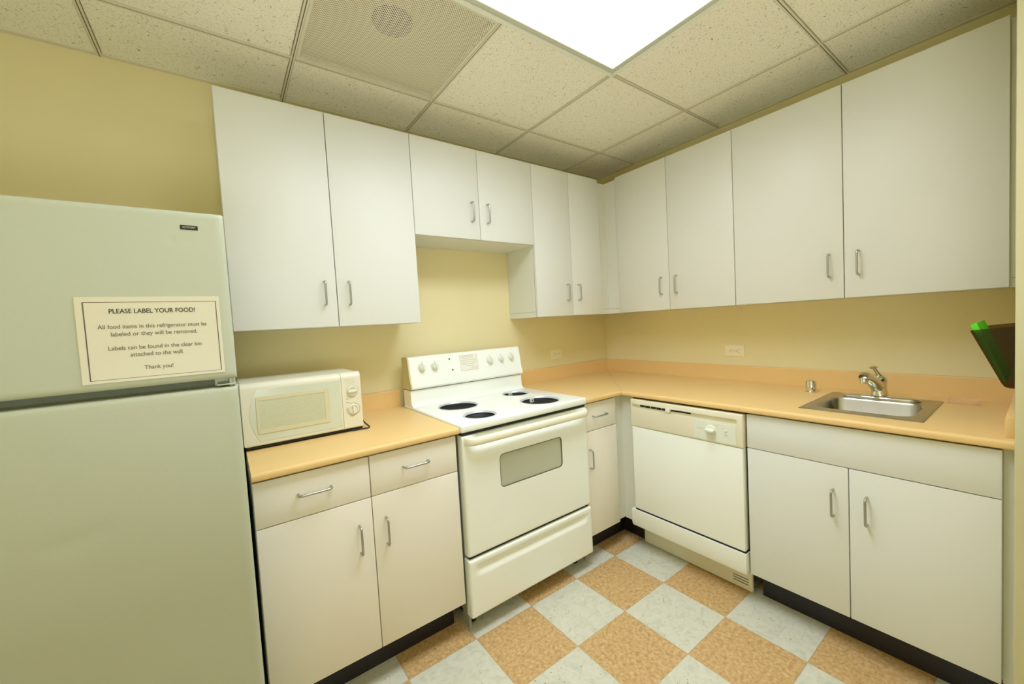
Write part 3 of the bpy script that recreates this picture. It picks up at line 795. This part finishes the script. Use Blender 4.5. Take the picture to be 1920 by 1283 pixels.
for x, z in ((-1.501, 1.163), (-1.489, 1.101)):
    obj('indicator', lathe(nb(), [(0, 0), (.0048, 0), (.0044, .0015), (0, .002)], Vector((x, pface(z), z)), nrm, n=20), M['ink'], st)
bm = nb()
def plate(bm, x0, x1, z0, z1, o0, o1, mi=0):
    vs = []
    for oo in (o0, o1):
        for x, z in ((x0, z0), (x1, z0), (x1, z1), (x0, z1)): vs.append(bm.verts.new(Vector((x, pface(z), z))+nrm*oo))
    for f in ((0, 1, 2, 3), (7, 6, 5, 4), (0, 4, 5, 1), (1, 5, 6, 2), (2, 6, 7, 3), (3, 7, 4, 0)): bm.faces.new([vs[i] for i in f]).material_index = mi
plate(bm, -1.437, -1.318, 1.088, 1.180, -.001, .0008)
lb = obj('warning_sticker', bm, M['sticker'], st, smooth=False)
bm = nb()
for z, a0, a1, mi in ((1.172, -1.42, -1.345, 0), (1.164, -1.43, -1.345, 0), (1.155, -1.425, -1.35, 1), (1.145, -1.425, -1.325, 0), (1.134, -1.43, -1.33, 0), (1.123, -1.422, -1.34, 0), (1.112, -1.40, -1.345, 0), (1.101, -1.372, -1.325, 1), (1.094, -1.368, -1.322, 1)):
    plate(bm, a0, a1, z, z+.0018, .0008, .0011, mi)
plate(bm, -1.437, -1.4355, 1.088, 1.180, .0008, .0011, 1); plate(bm, -1.3195, -1.318, 1.088, 1.180, .0008, .0011, 1)
plate(bm, -1.437, -1.318, 1.0865, 1.0885, .0008, .0011, 1)
obj('fine_print', bm, [M['txt'], M['red']], lb, smooth=False)
# oven door with a dished top and a window recess
def hpanel(x0, x1, z0, z1, yf, yb, fn, nx=60, nz=60, r=.010):
    bm = nb()
    def ax(a, b, n):
        e = [0, .0012, .003, .006, r]; return [a+q for q in e]+[a+r+(b-a-2*r)*k/n for k in range(1, n)]+[b-q for q in e[::-1]]
    X = ax(x0, x1, nx); Z = ax(z0, z1, nz)
    def dep(x, z):
        y = fn(x, z)
        for q in (x-x0, x1-x, z-z0, z1-z):
            if q < r: y += r-math.sqrt(max(0, r*r-(r-q)**2))
        return y
    g = [[bm.verts.new((x, yf+dep(x, z), z)) for x in X] for z in Z]
    for i in range(len(Z)-1):
        for j in range(len(X)-1): bm.faces.new((g[i][j], g[i][j+1], g[i+1][j+1], g[i+1][j]))
    ring = g[0][:]+[g[i][-1] for i in range(1, len(Z))]+g[-1][-2::-1]+[g[i][0] for i in range(len(Z)-2, 0, -1)]
    back = [bm.verts.new((v.co.x, yb, v.co.z)) for v in ring]; k = len(ring)
    for i in range(k): bm.faces.new((ring[i], ring[(i+1) % k], back[(i+1) % k], back[i]))
    bm.faces.new(back)
    return bm
def sst(a, b, t):
    t = max(0, min(1, (t-a)/(b-a))); return t*t*(3-2*t)
def ovenfn(x, z):
    w = sst(SX0+.03, SX0+.09, x)*(1-sst(SX1-.09, SX1-.03, x))
    return .012*w*sst(.80, .835, z)
OD = hpanel(SX0+.002, SX1-.001, .3505, .879, SF, -.657, ovenfn)
od = obj('oven_door', OD, M['enamel'], st, angle=50)
wx0, wx1, wz0, wz1 = -1.567, -1.184, .606, .761
b_ = nb(); prism(b_, rrect(wx0, wx1, wz0, wz1, .022, 8), 'y', SF-.02, SF+.010)
cut(od, [b_])
def ring_prism(o_, i_, y0, y1):
    bm = nb(); A1 = [bm.verts.new((x, y0, z)) for x, z in o_]; A2 = [bm.verts.new((x, y0, z)) for x, z in i_]
    B1 = [bm.verts.new((x, y1, z)) for x, z in o_]; B2 = [bm.verts.new((x, y1, z)) for x, z in i_]; k = len(o_)
    for P_, Q_ in ((A1, A2), (A2, B2), (B2, B1), (B1, A1)):
        for i in range(k): bm.faces.new((P_[i], P_[(i+1) % k], Q_[(i+1) % k], Q_[i]))
    return bm
wf = obj('window_gasket', ring_prism(rrect(wx0+.0003, wx1-.0003, wz0+.0003, wz1-.0003, .022, 8), rrect(wx0+.004, wx1-.004, wz0+.004, wz1-.004, .018, 8), SF+.001, SF+.0095), M['rimd'], od)
b_ = nb(); prism(b_, rrect(wx0+.003, wx1-.003, wz0+.003, wz1-.003, .019, 8), 'y', SF+.0055, SF+.0098)
obj('glass', b_, M['glass'], od)
# door handle: broad bowed bar
bm = nb(); secs = 41; ha, hb = SX0+.010, SX1-.008
prev = None
for i in range(secs):
    t = i/(secs-1); x = ha+(hb-ha)*t
    e = min(t, 1-t)*(hb-ha)
    bow = .036*math.sqrt(max(0, 1-max(0, 1-e/.07)**2)) if e < .07 else .036
    bow = max(bow, .0)
    zc_ = .857; hh = .018
    yc = SF-bow+.002; dd = .011
    R = []
    for k in range(16):
        a = 2*PI*k/16; R.append(bm.verts.new((x, yc+dd*math.cos(a)*1.0, zc_+hh*math.copysign(abs(math.sin(a))**.8, math.sin(a)))))
    if prev:
        for k in range(16): bm.faces.new((prev[k], prev[(k+1) % 16], R[(k+1) % 16], R[k]))
    else: bm.faces.new(R)
    prev = R
bm.faces.new(prev[::-1])
obj('handle', bm, M['handlew'], od, angle=60)
# storage drawer with scooped grip
def drfn(x, z):
    w = sst(SX0+.025, SX0+.07, x)*(1-sst(SX1-.07, SX1-.025, x))
    return .014*w*(sst(.255, .290, z)*(1-sst(.298, .314, z)))
obj('drawer', hpanel(SX0-.001, SX1+.001, .081, .3365, SF-.003, -.657, drfn), M['enamel'], st, angle=50)
for x in (SX0+.05, SX1-.05):
    for y in (-.60, -.10): obj('foot', lathe(nb(), [(0, 0.0005), (.018, .0005), (.016, .021), (0, .021)], (x, y, 0), n=20), M['dark'], st)

# ------------------------------------------------------------------ dishwasher
dw = thing('dishwasher', (-.35, -1.05, 0), 'cream-panelled built-in dishwasher between the corner and the sink cabinet', 'dishwasher')
DY0, DY1 = -1.3555, -.757; DX = -.70
obj('body', box(nb(), -.655, -.03, DY0+.012, DY1-.01, .155, .872), M['gasket'], dw, smooth=False)
# control panel with long recess at the top
bm = nb(); box(bm, DX, -.658, DY0, DY1, .7305, .8825, .005, 3)
pn = obj('control_panel', bm, M['cream'], dw)
b1 = nb(); box(b1, DX-.01, DX+.014, -1.330, -.769, .8335, .8575)
cut(pn, [b1])
bm = nb()
for a0, a1 in ((-.813, -.843), (-.846, -.876), (-.880, -.912), (-.915, -.945), (-.948, -.975)): box(bm, DX+.0125, DX+.0135, a0, a1, .842, .8555)
box(bm, DX+.0125, DX+.0135, -1.000, -1.108, .845, .8555)
obj('vent_slots', bm, M['dark'], pn, smooth=False)
bm = nb(); box(bm, DX-.005, DX+.014, -1.001, -.978, .838, .858, .002, 2)
obj('latch', bm, M['knob'], pn)
obj('control_inset', box(nb(), DX-.0012, DX+.002, -1.326, -1.127, .7385, .828, .0008, 1), M['knob'], pn)
bm = nb(); lathe(bm, [(0, 0), (.024, 0), (.0235, .006), (.021, .008), (0, .008)], (DX-.001, -1.215, .790), (-1, 0, 0), n=36)
kb = obj('knob', bm, M['knob'], pn)
bm = nb(); box(bm, DX-.030, DX-.006, -1.236, -1.194, .7835, .7965, .004, 3); obj('grip', bm, M['knob'], kb)
for z in (.797, .783): obj('button', box(nb(), DX-.005, DX, -1.288, -1.276, z-.0045, z+.0045, .0015, 2), M['knob'], pn)
text_mesh('lettering', 'HOTPOINT', .006, (DX-.0013, -1.160, .7885), ROT_X, M['txt'], pn, width=.036)
bm = nb(); box(bm, DX-.0015, DX-.0011, -1.283, -1.262, .805, .8062); box(bm, DX-.0015, DX-.0011, -1.250, -1.225, .813, .8142)
obj('fine_print', bm, M['txt'], pn, smooth=False)
obj('door', box(nb(), DX+.003, -.658, DY0+.004, DY1-.003, .2535, .7285, .004, 3), M['enamel'], dw)
lp = nb(); prism(lp, [(-.658, .243), (DX-.002, .243), (DX-.002, .165), (DX+.006, .146), (-.658, .146)], 'y', DY0, DY1+.018)
obj('lower_panel', lp, M['enamel'], dw)
bm = nb(); box(bm, DX+.008, -.6582, DY0+.004, DY1-.002, .2433, .2532); obj('seam_shadow', bm, M['dark'], dw, smooth=False)
kp = obj('kick_plate', box(nb(), -.592, -.575, -1.332, -.738, .004, .150, .002, 1), M['cream'], dw)
bm = nb()
for z in (.030, .043, .056): box(bm, -.5926, -.5915, -1.315, -1.245, z, z+.005)
obj('louvres', bm, M['gasket'], kp, smooth=False)

# ------------------------------------------------------------------ wall bin on the partition
bn = thing('wall_file_bin', (-.40, PY+.01, 1.15), 'dark smoked plastic wall bin holding bright green paper, above the counter end', 'bin')
XA, XB = -.53, -.25; yw = PY+.001; t = .003
ztop = 1.247
outer = [(yw, ztop+.003), (yw, 1.057)]
arc = []
tip = (PY+.100, ztop-.006); bot = (PY+.030, 1.062)
outer = [(yw, 1.262), (yw, 1.052), (PY+.018, 1.052), (PY+.026, 1.056), bot, tip]
bm = nb()
prism(bm, [(yw, 1.25), (yw, 1.052), (PY+.018, 1.052), (PY+.028, 1.056), (PY+.034, 1.066), (PY+.100, 1.236), (PY+.097, 1.238)], 'x', XA, XA+t)
prism(bm, [(yw, 1.25), (yw, 1.052), (PY+.018, 1.052), (PY+.028, 1.056), (PY+.034, 1.066), (PY+.100, 1.236), (PY+.097, 1.238)], 'x', XB-t, XB)
prism(bm, [(yw, 1.25), (yw, 1.055), (yw+t, 1.055), (yw+t, 1.25)], 'x', XA+t, XB-t)
prism(bm, [(PY+.031, 1.068), (PY+.034, 1.066), (PY+.100, 1.236), (PY+.097, 1.238)], 'x', XA+t, XB-t)
prism(bm, [(yw, 1.052), (PY+.018, 1.052), (PY+.028, 1.056), (PY+.034, 1.066), (PY+.031, 1.068), (PY+.018, 1.055), (yw, 1.055)], 'x', XA+t, XB-t)
obj('pocket', bm, M['smoke'], bn, smooth=False)
gp = thing('green_paper', (-.39, PY+.06, 1.10), 'bright green label sheets standing inside the smoked wall bin', 'paper')
bm = nb(); prism(bm, [(PY+.024, 1.072), (PY+.030, 1.070), (PY+.101, 1.255), (PY+.087, 1.262)], 'x', XA+.012, XB-.012)
obj('sheets', bm, M['green'], gp, smooth=False)

# ------------------------------------------------------------------ lights
def area(name, loc, rot, sx, sy, power, col=(1, .97, .82)):
    ld = bpy.data.lights.new(name, 'AREA'); ld.shape = 'RECTANGLE'; ld.size = sx; ld.size_y = sy; ld.energy = power; ld.color = col
    o = bpy.data.objects.new(name, ld); COL.objects.link(o); o.location = loc; o.rotation_euler = rot; return o
area('added_ceiling_fill', (-2.75, -2.75, .95), (math.radians(172), 0, 0), 1.0, .8, 26, (.95, 1, 1))  # added fill light, no visible source, brightens the ceiling
area('unseen_room_fill', (GX-2*G, GY-5.5*G, HZ-.02), (0, 0, 0), 1.2, .55, 5, (.95, 1, 1))  # unseen fill light added to stand in for the room's other lighting
wd = bpy.data.worlds.new('World'); SC.world = wd; wd.use_nodes = True
wd.node_tree.nodes['Background'].inputs[0].default_value = (.8, .8, .65, 1); wd.node_tree.nodes['Background'].inputs[1].default_value = .3

# ------------------------------------------------------------------ camera
C = Vector((-2.5288, -2.1662, 1.3481)); yaw, pitch, roll, f = .6294, -.0482, -.0562, 740.8837
cy, sy = math.cos(yaw), math.sin(yaw); cp_, sp_ = math.cos(pitch), math.sin(pitch)
fw = Vector((sy*cp_, cy*cp_, sp_)); rt = Vector((cy, -sy, 0)); up = rt.cross(fw)
cr, sr = math.cos(roll), math.sin(roll)
R_ = cr*rt+sr*up; U_ = -sr*rt+cr*up
cam = bpy.data.cameras.new('Camera'); cam.sensor_width = 36; cam.sensor_fit = 'HORIZONTAL'; cam.lens = f*36/1920; cam.clip_start = .05
co = bpy.data.objects.new('Camera', cam); COL.objects.link(co)
co.matrix_world = Matrix(((R_.x, U_.x, -fw.x, C.x), (R_.y, U_.y, -fw.y, C.y), (R_.z, U_.z, -fw.z, C.z), (0, 0, 0, 1)))
SC.camera = co
SC.view_settings.view_transform = 'Standard'; SC.view_settings.look = 'None'
SC.view_settings.exposure = -.08; SC.view_settings.gamma = 1.1
SC.cycles.max_bounces = 10; SC.cycles.diffuse_bounces = 6; SC.cycles.sample_clamp_indirect = 6
